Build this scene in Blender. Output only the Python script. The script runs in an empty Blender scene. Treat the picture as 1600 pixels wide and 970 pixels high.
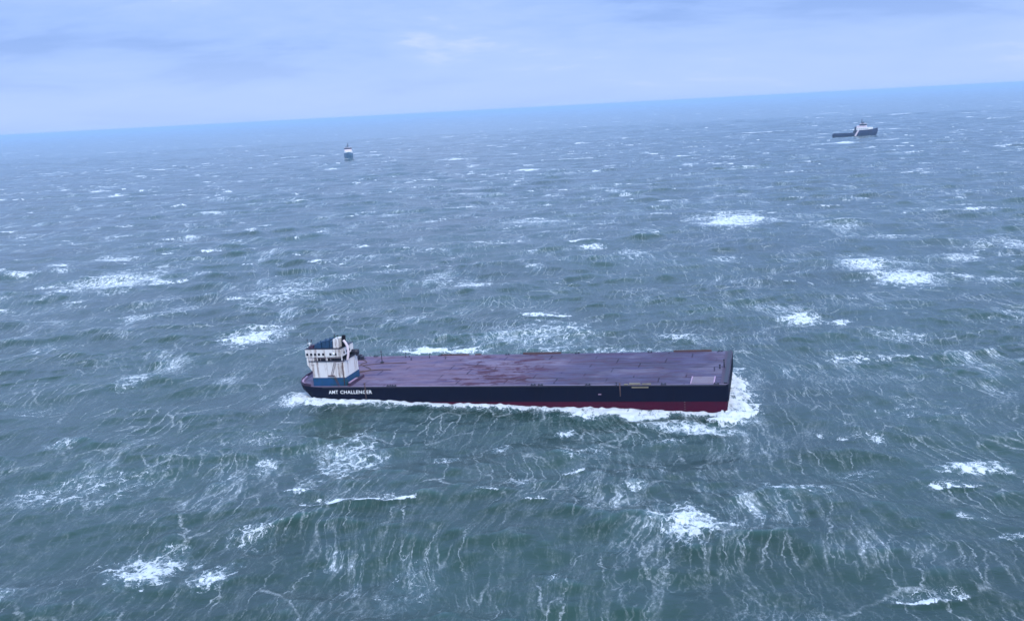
import bpy, math, random
import numpy as np
from mathutils import Matrix, Vector
random.seed(7); rng = np.random.default_rng(11)
sc = bpy.context.scene

# ------------------------------------------------------------------ camera
CAM_H = 79.45
PITCH, ROLL = 12.05, 3.005
cam_d = bpy.data.cameras.new('camera'); cam = bpy.data.objects.new('camera', cam_d)
sc.collection.objects.link(cam); sc.camera = cam
cam_d.sensor_width = 36.0; cam_d.lens = 36.0 * 1473 / 1600
cam_d.clip_start = 0.5; cam_d.clip_end = 200000
cam.matrix_world = (Matrix.Translation((0, 0, CAM_H)) @ Matrix.Rotation(math.radians(90 - PITCH), 4, 'X')
                    @ Matrix.Rotation(math.radians(-ROLL), 4, 'Z'))

# ------------------------------------------------------------------ world, sun, exposure
SUN_EL, SUN_AZ = 38.0, 160.0         # azimuth clockwise from +Y (behind the camera, to its right)
w = bpy.data.worlds.new('World'); sc.world = w; w.use_nodes = True
nt = w.node_tree; nt.nodes.clear(); N = nt.nodes.new; LK = nt.links.new
out = N('ShaderNodeOutputWorld'); mix = N('ShaderNodeMixShader')
bg1 = N('ShaderNodeBackground'); bg2 = N('ShaderNodeBackground')
sky = N('ShaderNodeTexSky'); sky.sky_type = 'NISHITA'; sky.sun_disc = False
sky.sun_elevation = math.radians(SUN_EL); sky.sun_rotation = math.radians(SUN_AZ)
sky.air_density = 1.0; sky.dust_density = 1.0
LK(sky.outputs[0], bg1.inputs[0]); bg1.inputs[1].default_value = 0.10
tc = N('ShaderNodeTexCoord'); sep = N('ShaderNodeSeparateXYZ'); LK(tc.outputs['Generated'], sep.inputs[0])
def wm(op, a, b=None, c=None):
    m = N('ShaderNodeMath'); m.operation = op
    for i, v in enumerate((a, b, c)):
        if v is None: continue
        if isinstance(v, (int, float)): m.inputs[i].default_value = v
        else: LK(v, m.inputs[i])
    return m.outputs[0]
zz = wm('ADD', wm('MAXIMUM', sep.outputs[2], 0.0), 0.20)
cmb = N('ShaderNodeCombineXYZ'); LK(wm('DIVIDE', sep.outputs[0], zz), cmb.inputs[0]); LK(wm('DIVIDE', sep.outputs[1], zz), cmb.inputs[1])
def wnoise(scale, loc, detail, rough, sx=1.0, sy=1.0, rz=0.0, dist=0.0):
    mp = N('ShaderNodeMapping'); mp.inputs['Location'].default_value = loc; mp.inputs['Scale'].default_value = (sx, sy, 1)
    mp.inputs['Rotation'].default_value = (0, 0, rz)
    LK(cmb.outputs[0], mp.inputs[0])
    n = N('ShaderNodeTexNoise'); n.inputs['Scale'].default_value = scale; n.inputs['Detail'].default_value = detail
    n.inputs['Roughness'].default_value = rough; n.inputs['Distortion'].default_value = dist
    LK(mp.outputs[0], n.inputs[0]); return n.outputs[0]
c1 = wnoise(0.75, (3.1, 1.7, 0), 6, 0.56, 0.9, 1.0, 0.25, 0.3)
c2 = wnoise(2.1, (9.2, 4.1, 0), 5, 0.56, 0.7, 1.0, -0.2, 0.4)
cs = wm('ADD', wm('MULTIPLY', c1, 0.62), wm('MULTIPLY', c2, 0.38))
ramp = N('ShaderNodeValToRGB'); LK(cs, ramp.inputs[0])
e = ramp.color_ramp.elements
e[0].position = 0.41; e[0].color = (0.285, 0.455, 0.90, 1)
e[1].position = 0.63; e[1].color = (0.64, 0.74, 1.14, 1)
m1 = e.new(0.47); m1.color = (0.355, 0.535, 1.00, 1)
m2 = e.new(0.56); m2.color = (0.42, 0.590, 1.04, 1)
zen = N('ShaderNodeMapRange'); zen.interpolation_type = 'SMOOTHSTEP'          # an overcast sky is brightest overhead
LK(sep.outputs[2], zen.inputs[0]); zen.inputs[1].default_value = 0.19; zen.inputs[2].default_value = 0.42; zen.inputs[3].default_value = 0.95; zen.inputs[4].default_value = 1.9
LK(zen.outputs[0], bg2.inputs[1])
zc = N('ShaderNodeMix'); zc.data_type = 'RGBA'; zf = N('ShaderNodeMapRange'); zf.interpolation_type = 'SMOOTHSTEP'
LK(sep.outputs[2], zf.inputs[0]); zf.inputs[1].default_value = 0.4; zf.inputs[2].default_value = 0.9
hc = N('ShaderNodeMix'); hc.data_type = 'RGBA'; hf = N('ShaderNodeMapRange'); hf.interpolation_type = 'SMOOTHSTEP'   # low cloud pales toward the horizon
LK(sep.outputs[2], hf.inputs[0]); hf.inputs[1].default_value = 0.0; hf.inputs[2].default_value = 0.10; hf.inputs[3].default_value = 0.80; hf.inputs[4].default_value = 0.0
LK(hf.outputs[0], hc.inputs[0]); LK(ramp.outputs[0], hc.inputs[6]); hc.inputs[7].default_value = (0.47, 0.64, 1.04, 1)
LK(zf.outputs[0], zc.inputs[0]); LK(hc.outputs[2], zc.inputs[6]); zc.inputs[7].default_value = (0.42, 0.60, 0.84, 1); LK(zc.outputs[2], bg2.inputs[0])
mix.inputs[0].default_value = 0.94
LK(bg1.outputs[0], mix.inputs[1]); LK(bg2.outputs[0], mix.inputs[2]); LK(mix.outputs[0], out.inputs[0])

sd = bpy.data.lights.new('sun', 'SUN'); sd.energy = 1.9; sd.angle = math.radians(14); sd.color = (1.0, 0.95, 0.88)
sun = bpy.data.objects.new('sun', sd); sc.collection.objects.link(sun)
el, az = math.radians(SUN_EL), math.radians(SUN_AZ)
sdir = Vector((math.sin(az) * math.cos(el), math.cos(az) * math.cos(el), math.sin(el)))
sun.rotation_euler = sdir.to_track_quat('Z', 'Y').to_euler(); sun.location = (0, -50, 200)

vs = sc.view_settings; vs.view_transform = 'Standard'; vs.look = 'None'; vs.exposure = 0.14; vs.gamma = 1.0; vs.use_curve_mapping = False
sc.cycles.volume_bounces = 2; sc.cycles.max_bounces = 6
sc.cycles.volume_max_steps = 64

# ------------------------------------------------------------------ helpers
def link(o): sc.collection.objects.link(o); return o
def tag(o, label=None, cat=None, group=None, kind=None):
    for k, v in (('label', label), ('category', cat), ('group', group), ('kind', kind)):
        if v: o[k] = v
    return o
def newmat(name):
    m = bpy.data.materials.new(name); m.use_nodes = True
    return m, m.node_tree, m.node_tree.nodes['Principled BSDF']
class G:                                             # tiny node-graph writer
    def __init__(s, nt): s.nt = nt
    def n(s, t, **kw):
        nd = s.nt.nodes.new(t)
        for k, v in kw.items(): setattr(nd, k, v)
        return nd
    def set(s, sock, v):
        if isinstance(v, bpy.types.NodeSocket): s.nt.links.new(v, sock)
        else: sock.default_value = v
    def math(s, op, a, b=None, c=None, clamp=False):
        m = s.n('ShaderNodeMath', operation=op, use_clamp=clamp)
        for i, v in enumerate((a, b, c)):
            if v is not None: s.set(m.inputs[i], v)
        return m.outputs[0]
    def ss(s, v, lo, hi, a=0.0, b=1.0):
        m = s.n('ShaderNodeMapRange', interpolation_type='SMOOTHSTEP')
        for i, x in enumerate((v, lo, hi, a, b)): s.set(m.inputs[i], x)
        return m.outputs[0]
    def mapping(s, vec, loc=(0,0,0), rot=(0,0,0), scale=(1,1,1)):
        m = s.n('ShaderNodeMapping'); s.set(m.inputs[0], vec)
        m.inputs['Location'].default_value = loc; m.inputs['Rotation'].default_value = rot; m.inputs['Scale'].default_value = scale
        return m.outputs[0]
    def noise(s, vec, scale, detail=4, rough=0.55, dist=0.0, color=False):
        n = s.n('ShaderNodeTexNoise'); s.set(n.inputs['Vector'], vec)
        n.inputs['Scale'].default_value = scale; n.inputs['Detail'].default_value = detail
        n.inputs['Roughness'].default_value = rough; n.inputs['Distortion'].default_value = dist
        return n.outputs[1] if color else n.outputs[0]
    def vmath(s, op, a, b, sc=None):
        m = s.n('ShaderNodeVectorMath', operation=op); s.set(m.inputs[0], a); s.set(m.inputs[1], b)
        if sc is not None: s.set(m.inputs['Scale'], sc)
        return m.outputs[0]
    def mixc(s, f, a, b, bt='MIX'):
        m = s.n('ShaderNodeMix', data_type='RGBA', blend_type=bt)
        s.set(m.inputs[0], f); s.set(m.inputs[6], a); s.set(m.inputs[7], b)
        return m.outputs[2]

# ------------------------------------------------------------------ sea
WAZ = math.radians(5.0)                              # wind comes from this azimuth, blows toward the camera
wd = np.array([-math.sin(WAZ), -math.cos(WAZ)])
cd = np.array([-wd[1], wd[0]])                        # along the crests
PC = np.array([-61.448, 262.812, 3.962])
U = np.array([0.96411315, -0.26354647, 0.03207934]); W_ = np.array([0.26407617, 0.9644073, -0.01350295]); Nn = np.cross(U, W_)

rs = [60.0]
while rs[-1] < 42000:
    r = rs[-1]
    if r < 118: s = 1.6
    elif r < 330: s = 0.42
    elif r < 420: s = 0.42 + (r - 330) / 90 * 0.9
    else: s = max(1.32, r * 0.0042) if r < 3500 else r * 0.012
    rs.append(r + s)
rs = np.array([0.5, 15, 30, 45] + rs)
fine = np.radians(np.arange(-31.5, 31.5, 0.055))
side = []; a = math.radians(31.5); st = 0.055
while a < math.pi - 0.02:
    st = min(st * 1.35, 3.0); a += math.radians(st); side.append(a)
side = np.array([x for x in side if x < math.pi - 0.01])
ths = np.concatenate([-side[::-1], fine, side])      # azimuth, then closed
Rg, Tg = np.meshgrid(rs, ths, indexing='ij')
X0 = (Rg * np.sin(Tg)).astype(np.float64); Y0 = (Rg * np.cos(Tg)).astype(np.float64)
dr = np.gradient(rs)[:, None]; dth = np.gradient(ths)[None, :]
cell = np.maximum(dr, Rg * dth * 0.5)

def vnoise(x, y, seed):                              # smooth value noise
    xi = np.floor(x).astype(np.int64); yi = np.floor(y).astype(np.int64)
    fx = x - xi; fy = y - yi; fx = fx * fx * (3 - 2 * fx); fy = fy * fy * (3 - 2 * fy)
    def hsh(a, b):
        h = (a * 374761393 + b * 668265263 + seed * 974711) & 0xffffffff
        h = ((h ^ (h >> 13)) * 1274126177) & 0xffffffff
        return ((h ^ (h >> 16)) & 0xffff) / 65535.0
    return ((hsh(xi, yi) * (1 - fx) + hsh(xi + 1, yi) * fx) * (1 - fy)
            + (hsh(xi, yi + 1) * (1 - fx) + hsh(xi + 1, yi + 1) * fx) * fy)
def fbm(x, y, seed, oc=3):
    s = 0; a = 1; t = 0
    for i in range(oc): s = s + a * vnoise(x * 2**i, y * 2**i, seed + i); t += a; a *= 0.55
    return s / t

# barge footprint in its own axes
A2 = np.array([[U[0], W_[0]], [U[1], W_[1]]]); Ai = np.linalg.inv(A2)
bx = Ai[0, 0] * (X0 - PC[0]) + Ai[0, 1] * (Y0 - PC[1]); by = Ai[1, 0] * (X0 - PC[0]) + Ai[1, 1] * (Y0 - PC[1])
ddx = np.maximum(np.maximum(-bx, bx - 120), 0); ddy = np.maximum(np.maximum(-by, by - 35.5), 0)
dist_b = np.hypot(ddx, ddy)
calm = 0.30 + 0.70 * np.clip(dist_b / 40, 0, 1)       # hull damps the sea close alongside

H = np.zeros_like(X0); DX = np.zeros_like(X0); DY = np.zeros_like(X0); J = np.ones_like(X0)
lams = np.concatenate([rng.uniform(75, 120, 8), rng.uniform(38, 75, 16), rng.uniform(18, 38, 22), rng.uniform(8, 18, 26), rng.uniform(3.2, 8, 26)])
ths_w = wd
grp = 0.55 + 0.9 * fbm(X0 / 160, Y0 / 160, 5, 2)
grp2 = 0.4 + 1.2 * fbm(X0 / 45, Y0 / 45, 9, 2)
for lam in lams:
    k = 2 * math.pi / lam
    spread = 0.42 if lam > 38 else (0.70 if lam > 12 else 0.95)
    ang = rng.normal(0, spread)
    d = np.array([wd[0] * math.cos(ang) - wd[1] * math.sin(ang), wd[0] * math.sin(ang) + wd[1] * math.cos(ang)])
    if lam > 75: amp = 0.15
    elif lam > 38: amp = 0.165 * lam / 56
    elif lam > 18: amp = 0.15 * lam / 28
    elif lam > 8: amp = 0.070 * lam / 13
    else: amp = 0.024 * lam / 5.5
    amp *= rng.uniform(0.7, 1.3)
    ph = rng.uniform(0, 2 * math.pi)
    m = np.clip((lam / (3.0 * cell)) - 0.6, 0, 1)
    rowok = np.where(m.max(axis=1) > 0)[0]
    if len(rowok) == 0: continue
    r0, r1 = rowok[0], rowok[-1] + 1; sl = slice(r0, r1)
    th = k * (d[0] * X0[sl] + d[1] * Y0[sl]) + ph
    am = amp * m[sl] * (grp[sl] if lam > 18 else grp2[sl] * grp[sl])
    cst = np.cos(th); snt = np.sin(th)
    H[sl] += am * cst
    Q = 0.85
    DX[sl] -= Q * am * d[0] * snt; DY[sl] -= Q * am * d[1] * snt
    J[sl] -= 1.25 * am * k * cst
far_fade = np.clip(1.2 - Rg / 20000, 0.25, 1)
H *= calm * far_fade; DX *= calm; DY *= calm
J = 1 - (1 - J) * calm

dense = np.zeros_like(X0); lace = np.zeros_like(X0); mound = np.zeros_like(X0)
def window(cx, cy, R):
    r = math.hypot(cx, cy); t = math.atan2(cx, cy)
    i0, i1 = np.searchsorted(rs, [max(r - R, 0.1), r + R])
    dt = min(R / max(r, R), 1.2)
    j0, j1 = np.searchsorted(ths, [t - dt * 1.15, t + dt * 1.15])
    if i1 - i0 < 1 or j1 - j0 < 1: return None
    return slice(i0, i1 + 1), slice(j0, j1 + 1)
def patch(cx, cy, a, dp, kind, dn, seed):
    R = max(a, dp) * 1.6 + 4
    wn = window(cx, cy, R)
    if wn is None: return
    rr = random.Random(seed)
    x = X0[wn] - cx; y = Y0[wn] - cy
    s = x * cd[0] + y * cd[1]; t = -(x * wd[0] + y * wd[1])      # t grows upwind
    rot = rr.uniform(-0.12, 0.12) if seed >= 5000 else rr.uniform(-0.03, 0.03)
    s, t = s * math.cos(rot) - t * math.sin(rot), s * math.sin(rot) + t * math.cos(rot)
    ws = fbm(X0[wn] / (a * 0.45), Y0[wn] / (a * 0.45), seed, 3) - 0.5
    ws2 = fbm(X0[wn] / (a * 0.16), Y0[wn] / (a * 0.16), seed + 40, 2) - 0.5
    q = np.abs(s / a) + ws * 0.25
    if kind == 'C':
        dp = min(dp, 1.1 + a * 0.16)
        bow = rr.uniform(0.10, 0.26) * a
        front = bow * (s / a) ** 2 - dp + ws * dp * 1.5          # edge curved, convex downwind
        d = t - front
        core = np.clip(1 - q**3, 0, 1)
        wid = dp * (0.8 + 0.9 * core) * (1 + ws2 * 1.2)
        v = np.clip(d / (0.25 * dp) , 0, 1) * np.clip(1.6 - d / np.maximum(wid, .01), 0, 1) * core
        rag = np.clip(0.78 + 1.8 * ws2 + 0.9 * ws, 0.05, 1.0)
        dense[wn] = np.maximum(dense[wn], np.clip(v * 1.3, 0, 1) * dn * rag)
        tail = np.clip(d / dp, 0, 1) * np.exp(-np.maximum(d, 0) / (dp * 3.0 + 2)) * np.clip(1 - q**2, 0, 1)
        lace[wn] = np.maximum(lace[wn], tail * 0.75 * dn)
        hh = (0.35 + 0.045 * a) * min(1.0, dn)
        hw = max(dp * 1.3, dr[wn[0]].max() * 1.2)
        pr = np.where(d < 0, np.exp(-(d / (0.45 * hw))**2), np.exp(-(d / (1.5 * hw))**2))
        mound[wn] += hh * pr * np.clip(1 - q**2, 0, 1)
    else:
        q2 = np.hypot(s / a, t / dp) + ws * 1.6 + ws2 * 1.0
        v = np.clip((1.12 - q2) * 1.8, 0, 1)
        if kind == 'P':
            dense[wn] = np.maximum(dense[wn], v * dn * (0.70 + ws2 * 0.5 + np.where(t < 0, 0.22, 0.0) * np.clip(-t / dp, 0, 1)))
            lace[wn] = np.maximum(lace[wn], np.clip((1.75 - q2) * 1.0, 0, 1) * 0.8 * min(dn, 1))
            mound[wn] += 0.30 * v * min(1, a / 6)
        else:
            lace[wn] = np.maximum(lace[wn], np.clip(v * 1.1, 0, 1) * dn * np.clip(0.75 + ws2 * 1.6 + ws * 1.2, 0.1, 1))
PATCHES = [(-34.4, 184.1, 13.7, 1.7, 'C', 1.0), (-48.7, 194.1, 2.3, 2.9, 'P', 0.8), (-40.8, 213.5, 9.2, 16.3, 'L', 1.0), (-69.5, 161.1, 5.2, 6.0, 'P', 1.0), (-56.5, 157.5, 2.6, 3.5, 'P', 0.9), (31.5, 167.4, 5.0, 6.1, 'P', 1.05), (39.7, 165.9, 2.1, 1.6, 'P', 0.7), (-54.1, 173.5, 3.6, 3.8, 'P', 0.6), (-97.8, 349.9, 9.6, 13.2, 'P', 1.15), (-208.5, 496.3, 20.5, 32.4, 'P', 0.95), (149.9, 627.9, 21.9, 34.0, 'P', 1.2), (207.9, 583.6, 27.3, 8.8, 'C', 0.9), (199.2, 564.4, 16.3, 16.6, 'L', 0.9), (167.3, 436.9, 9.8, 13.5, 'P', 1.1), (169.8, 399.6, 11.5, 17.0, 'P', 1.2), (104.7, 334.5, 5.5, 8.1, 'P', 1.1), (116.0, 325.4, 3.0, 3.8, 'P', 0.9), (97.1, 188.6, 5.6, 3.1, 'P', 0.95), (87.6, 178.7, 6.8, 1.2, 'C', 0.8), (63.6, 136.2, 7.4, 0.8, 'C', 0.8), (12.3, 358.2, 13.6, 2.9, 'C', 0.9), (45.8, 555.5, 13.6, 8.0, 'C', 1.1), (-106.2, 533.7, 11.1, 8.7, 'C', 0.9), (-192.4, 607.2, 10.8, 9.5, 'C', 1.0), (-632.9, 1872.3, 41.6, 102.3, 'C', 1.2), (-376.8, 860.7, 9.6, 18.9, 'C', 1.1), (-209.9, 939.2, 19.6, 26.1, 'C', 1.0), (-7.2, 185.9, 3.2, 0.8, 'C', 0.8), (2.9, 181.0, 3.3, 0.6, 'C', 0.8), (12.0, 224.5, 1.8, 1.9, 'P', 0.8), (0.8, 192.1, 2.6, 3.9, 'L', 0.8), (24.5, 187.9, 2.4, 2.7, 'L', 1.0), (55.3, 181.4, 9.7, 5.8, 'L', 0.8), (213.7, 440.7, 9.0, 12.0, 'P', 0.7), (211.5, 518.2, 9.9, 9.4, 'P', 0.8), (-122.6, 296.2, 6.5, 13.6, 'L', 0.9), (-106.2, 442.6, 20.1, 43.5, 'L', 0.85), (65.7, 505.1, 10.4, 29.0, 'L', 0.8), (292.4, 605.8, 38.8, 6.3, 'C', 0.7), (-33.4, 452.1, 13.8, 27.0, 'L', 0.7), (-141.9, 1000.3, 13.7, 21.1, 'C', 0.9), (26.0, 788.6, 16.1, 10.6, 'C', 0.8), (-38.6, 795.6, 18.9, 10.8, 'C', 0.8), (-118.9, 231.7, 5.3, 4.0, 'L', 0.9), (-109.3, 201.4, 10.9, 9.7, 'L', 0.6), (-95.6, 203.3, 12.2, 11.9, 'L', 0.6), (13.4, 330.0, 22.4, 22.7, 'L', 0.75), (107.6, 468.6, 9.8, 11.6, 'L', 0.9), (127.6, 299.6, 9.9, 9.8, 'L', 0.8), (109.5, 274.8, 20.1, 3.5, 'C', 0.5), (-4.8, 216.9, 2.9, 3.1, 'L', 0.9), (-20.5, 152.8, 6.3, 13.0, 'L', 0.35), (87.0, 155.4, 2.4, 1.2, 'P', 0.6), (570.8, 2059.9, 87.1, 70.5, 'C', 0.8), (107.1, 1420.4, 53.2, 33.7, 'C', 0.8), (-477.8, 2056.3, 43.0, 70.2, 'C', 0.9), (-162.1, 397.0, 7.3, 4.9, 'P', 0.6), (-147.8, 411.9, 8.9, 10.5, 'P', 0.5), (-141.0, 267.2, 12.3, 6.6, 'L', 0.4), (70.8, 189.7, 6.2, 3.5, 'L', 0.5), (100.4, 226.6, 15.1, 14.6, 'L', 0.35), (809.2, 1690.8, 25.5, 47.6, 'C', 0.9), (1083.8, 2402.2, 26.8, 71.7, 'C', 0.9), (441.5, 846.5, 19.4, 12.2, 'C', 0.8), (546.7, 1078.5, 20.5, 19.6, 'C', 0.9), (302.8, 994.9, 14.1, 16.7, 'C', 0.8), (-68.6, 324.1, 7.9, 4.7, 'P', 0.45), (-16.9, 211.3, 4.3, 3.4, 'L', 0.7), (84.3, 165.2, 2.5, 1.4, 'P', 0.5), (36.5, 212.9, 6.6, 3.0, 'L', 0.5), (-29, 314.5, 8.5, 5.5, 'P', 1.3), (-18.0, 310.5, 7, 3.5, 'P', 1.1), (38, 300, 14, 4, 'L', 1.0), (14, 306, 16, 5, 'L', .8)]
for i, p in enumerate(PATCHES): patch(*p[:5], p[5] * (0.82 if p[4] == 'P' and p[2] > 9 else 1.0), 100 + i * 7)
# many small breakers over the open sea
def near_list(x, y, mg):
    return any(math.hypot(x - p[0], y - p[1]) < p[2] + mg for p in PATCHES)
rr = random.Random(3); cnt = 0
while cnt < 4600:
    r = math.sqrt(rr.uniform(420**2, 7000**2)) if rr.random() < 0.72 else rr.uniform(150, 2200)
    t = math.radians(rr.uniform(-36, 36)) if rr.random() < 0.85 else rr.uniform(-2.9, 2.9)
    x, y = r * math.sin(t), r * math.cos(t)
    if vnoise(np.array([x / 130.0]), np.array([y / 130.0]), 77)[0] < rr.uniform(0.25, 0.75): continue
    lx = Ai[0, 0] * (x - PC[0]) + Ai[0, 1] * (y - PC[1]); ly = Ai[1, 0] * (x - PC[0]) + Ai[1, 1] * (y - PC[1])
    if -25 < lx < 145 and -22 < ly < 58: continue
    near = r < 420
    if near and (rr.random() < 0.55 or near_list(x, y, 8)): continue
    a = min(26, (2.4 if cnt < 2400 else 1.4) * math.exp(rr.gauss(0.55, 0.6))) * (0.6 if near else 1.0) * (1 + min(r, 3000) / 2600)
    kind = 'C' if rr.random() < (0.68 if not near else 0.4) else ('P' if rr.random() < (0.45 if near else 0.75) else 'L')
    dn = rr.uniform(0.45, 0.95) * (1.0 if not near else 0.75) + (0.35 if r > 1100 else 0)
    if kind == 'L': a *= 1.6
    patch(x, y, a, a * rr.uniform(0.35, 0.8) + (2 if kind != 'C' else 0), kind, dn, 5000 + cnt); cnt += 1

# natural folding of the steepest crests
fold = np.clip((0.36 - J) / 0.30, 0, 1) * np.clip(grp - 0.8, 0, 1) * 2.0
lace = np.maximum(lace, np.clip(fold, 0, 0.8))

# foam thrown up alongside the drifting barge
win = (slice(None), slice(None))
n1 = fbm(bx / 9, by / 9, 21, 3) - 0.5; n2 = fbm(bx / 2.6, by / 2.6, 25, 3) - 0.5
def prof(x, pts): return np.interp(x, [p[0] for p in pts], [p[1] for p in pts])
NEARW = [(-6, 0), (-3, 3), (2, 5.6), (7, 5.4), (11, 3.8), (20, 3.2), (30, 4.4), (38, 3.2), (52, 3.4), (60, 4.6), (70, 3.2), (78, 4.6), (84, 6.6), (92, 5.6), (97, 7.4), (103, 4.6), (110, 3.0), (118, 3.0), (122, 4.5), (126, 3.5), (128, 0)]
wN = prof(bx, NEARW) * (1 + n1 * 1.3) + n2 * 3.0
dN = -by
vN = np.clip((wN - dN) / 1.0, 0, 1) * (dN > -8) * (dN < 14) * (wN > 0.3) * (bx > -7) * (bx < 128)
dense = np.maximum(dense, vN * (0.90 + n2 * 0.9))
lace = np.maximum(lace, np.clip((wN + 2.5 - dN) / 3.0, 0, 1) * (dN > -8) * (bx > -9) * (bx < 125) * 0.62)
# broken triangle of lace off the near bow corner
q = np.hypot((bx - 112) / 13.5, (by + 12.0 - (bx - 112) * -0.12) / 4.6) + n1 * 0.7
lace = np.maximum(lace, np.clip((1.25 - q) * 1.8, 0, 1) * 1.0); dense = np.maximum(dense, np.clip((1.0 - q) * 1.6, 0, 1) * (0.56 + n2 * 1.0 + 0.012 * (bx - 112)))
# surf off the square end
wB = prof(by, [(-9, 0), (-5, 4.4), (1, 6.2), (9, 3.6), (15, 5.8), (21, 3.8), (27, 3.2), (34, 1.5), (40, 0)])
wB = wB * (1 + n1 * 1.3) + n2 * 4.0
dB = bx - 120
vB = np.clip((wB - dB) / 1.2, 0, 1) * (dB > np.where(by < 0, -9, -2)) * (dB < 16) * (wB > 0.3) * (by > -9) * (by < 39) * np.where(by < 0, np.clip((bx - 116 + n1 * 10 + n2 * 5) / 5, 0, 1), 1)
dense = np.maximum(dense, vB * (0.88 + n2 * 1.0)); lace = np.maximum(lace, np.clip((wB + 5 - dB) / 6, 0, 1) * (dB > -2) * (by > -12) * (by < 44) * 0.8)
# wash on the far side
wF = prof(bx, [(14, 0), (20, 3), (30, 10.5), (36, 9.5), (44, 7), (54, 3.5), (64, 0.5), (70, 2.0), (78, 5), (86, 2), (98, 3), (108, 0)])
wF = wF * (1 + n1 * 0.8) + n2 * 2.0
dF = by - 35.5
okF = (dF > -6) * (dF < 18) * (bx > 14) * (bx < 108)
dense = np.maximum(dense, np.clip((wF - dF) / 1.4, 0, 1) * okF * (wF > 0.4) * (0.98 + n2 * 0.7))
lace = np.maximum(lace, np.clip((wF + 9 - dF) / 9, 0, 1) * (dF > -6) * (bx > 8) * (bx < 112) * 0.75)
# wash round the stern quarter
q = np.hypot((bx + 2.5) / 5.0, (by - 1) / 8.0) + n1 * 0.8
dense = np.maximum(dense, np.clip((1.1 - q) * 1.6, 0, 1) * (0.62 + n2 * 0.9)); lace = np.maximum(lace, np.clip((1.6 - q), 0, 1) * 0.7)
mound += np.maximum(0.35 * vN * np.clip(1.1 - np.abs(dN - 1.0) / 6, 0, 1), 0.9 * vB * np.clip(1 - np.maximum(dB, 0) / 9, 0, 1)) + 0.8 * np.clip((wF - dF) / 4, 0, 1) * okF
# small lumps give the broken water relief
lump = (fbm(X0 / 1.5, Y0 / 1.5, 61, 2) - 0.5) * np.clip(1.4 - cell, 0, 1)
mound += lump * (dense * 0.75 + lace * 0.22)
# wakes of the two distant vessels
for (cx, cy, a, b) in ((540, 1735, 75, 14), (650, 1728, 34, 9), (-310, 1885, 26, 14), (-306, 1860, 12, 12)):
    wn = window(cx, cy, 140)
    if wn is None: continue
    q = np.hypot((X0[wn] - cx) / a, (Y0[wn] - cy) / b)
    dense[wn] = np.maximum(dense[wn], np.clip(1.2 - q, 0, 1) * 0.75)

Z0 = H + mound
XV = X0 + DX * np.clip(2.5 - cell / 3, 0, 1); YV = Y0 + DY * np.clip(2.5 - cell / 3, 0, 1)
nr, nc = X0.shape
verts = np.stack([XV, YV, Z0], -1).reshape(-1, 3).astype(np.float32)
i = np.arange(nr - 1)[:, None]; j = np.arange(nc)[None, :]; jn = (j + 1) % nc
quads = np.stack([i * nc + j, i * nc + jn, (i + 1) * nc + jn, (i + 1) * nc + j], -1).reshape(-1, 4)
quads = quads[:, ::-1].astype(np.int32)
me = bpy.data.meshes.new('sea')
me.vertices.add(len(verts)); me.vertices.foreach_set('co', verts.ravel())
me.loops.add(quads.size); me.loops.foreach_set('vertex_index', quads.ravel())
me.polygons.add(len(quads)); me.polygons.foreach_set('loop_start', np.arange(0, quads.size, 4, dtype=np.int32))
me.polygons.foreach_set('loop_total', np.full(len(quads), 4, dtype=np.int32))
me.polygons.foreach_set('use_smooth', np.ones(len(quads), dtype=bool))
me.update(calc_edges=True)
if me.polygons[nc * 20].normal.z < 0: me.flip_normals()
at = me.attributes.new('foam', 'FLOAT_COLOR', 'POINT')
col = np.stack([np.clip(dense, 0, 1), np.clip(lace, 0, 1), np.clip((1 - J) * 0.5 + 0.3, 0, 1), np.ones_like(dense)], -1).reshape(-1, 4).astype(np.float32)
at.data.foreach_set('color', col.ravel())
sea = link(bpy.data.objects.new('sea', me)); tag(sea, 'rough grey-green sea with whitecaps and wind-blown foam streaks', 'sea', kind='structure')

# sea material
m, t_, bs = newmat('sea_water'); g = G(t_)
geo = g.n('ShaderNodeNewGeometry'); P = geo.outputs['Position']
att = g.n('ShaderNodeAttribute', attribute_name='foam'); sp = g.n('ShaderNodeSeparateColor'); g.set(sp.inputs[0], att.outputs['Color'])
aD, aL, aC = sp.outputs[0], sp.outputs[1], sp.outputs[2]
flat = g.vmath('MULTIPLY', P, (1, 1, 0))
wp = g.noise(flat, 0.011, 2, 0.5, color=True)
warp = g.vmath('ADD', flat, g.vmath('MULTIPLY', g.vmath('SUBTRACT', wp, (0.5, 0.5, 0.5)), (46, 46, 0)))
warp = g.vmath('ADD', warp, g.vmath('MULTIPLY', g.vmath('SUBTRACT', g.noise(flat, 0.22, 4, 0.6, color=True), (0.5, 0.5, 0.5)), (2.0, 2.0, 0)))
wind = g.mapping(warp, rot=(0, 0, WAZ))            # local x across the wind, y along it
wind0 = g.mapping(flat, rot=(0, 0, WAZ))
# broken edges of dense foam
nf = g.noise(g.mapping(wind0, scale=(1, 0.45, 1)), 0.75, 7, 0.68, 0.6)
nf2 = g.noise(g.mapping(wind0, scale=(1, 0.8, 1)), 2.6, 4, 0.7, 0.3)
dsum = g.math('ADD', aD, g.math('MULTIPLY', g.math('SUBTRACT', g.math('ADD', g.math('MULTIPLY', nf, 0.7), g.math('MULTIPLY', nf2, 0.3)), 0.5), 3.6))
Dm = g.math('MULTIPLY', g.ss(dsum, 0.38, 0.78), g.ss(aD, 0.02, 0.2))
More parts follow.
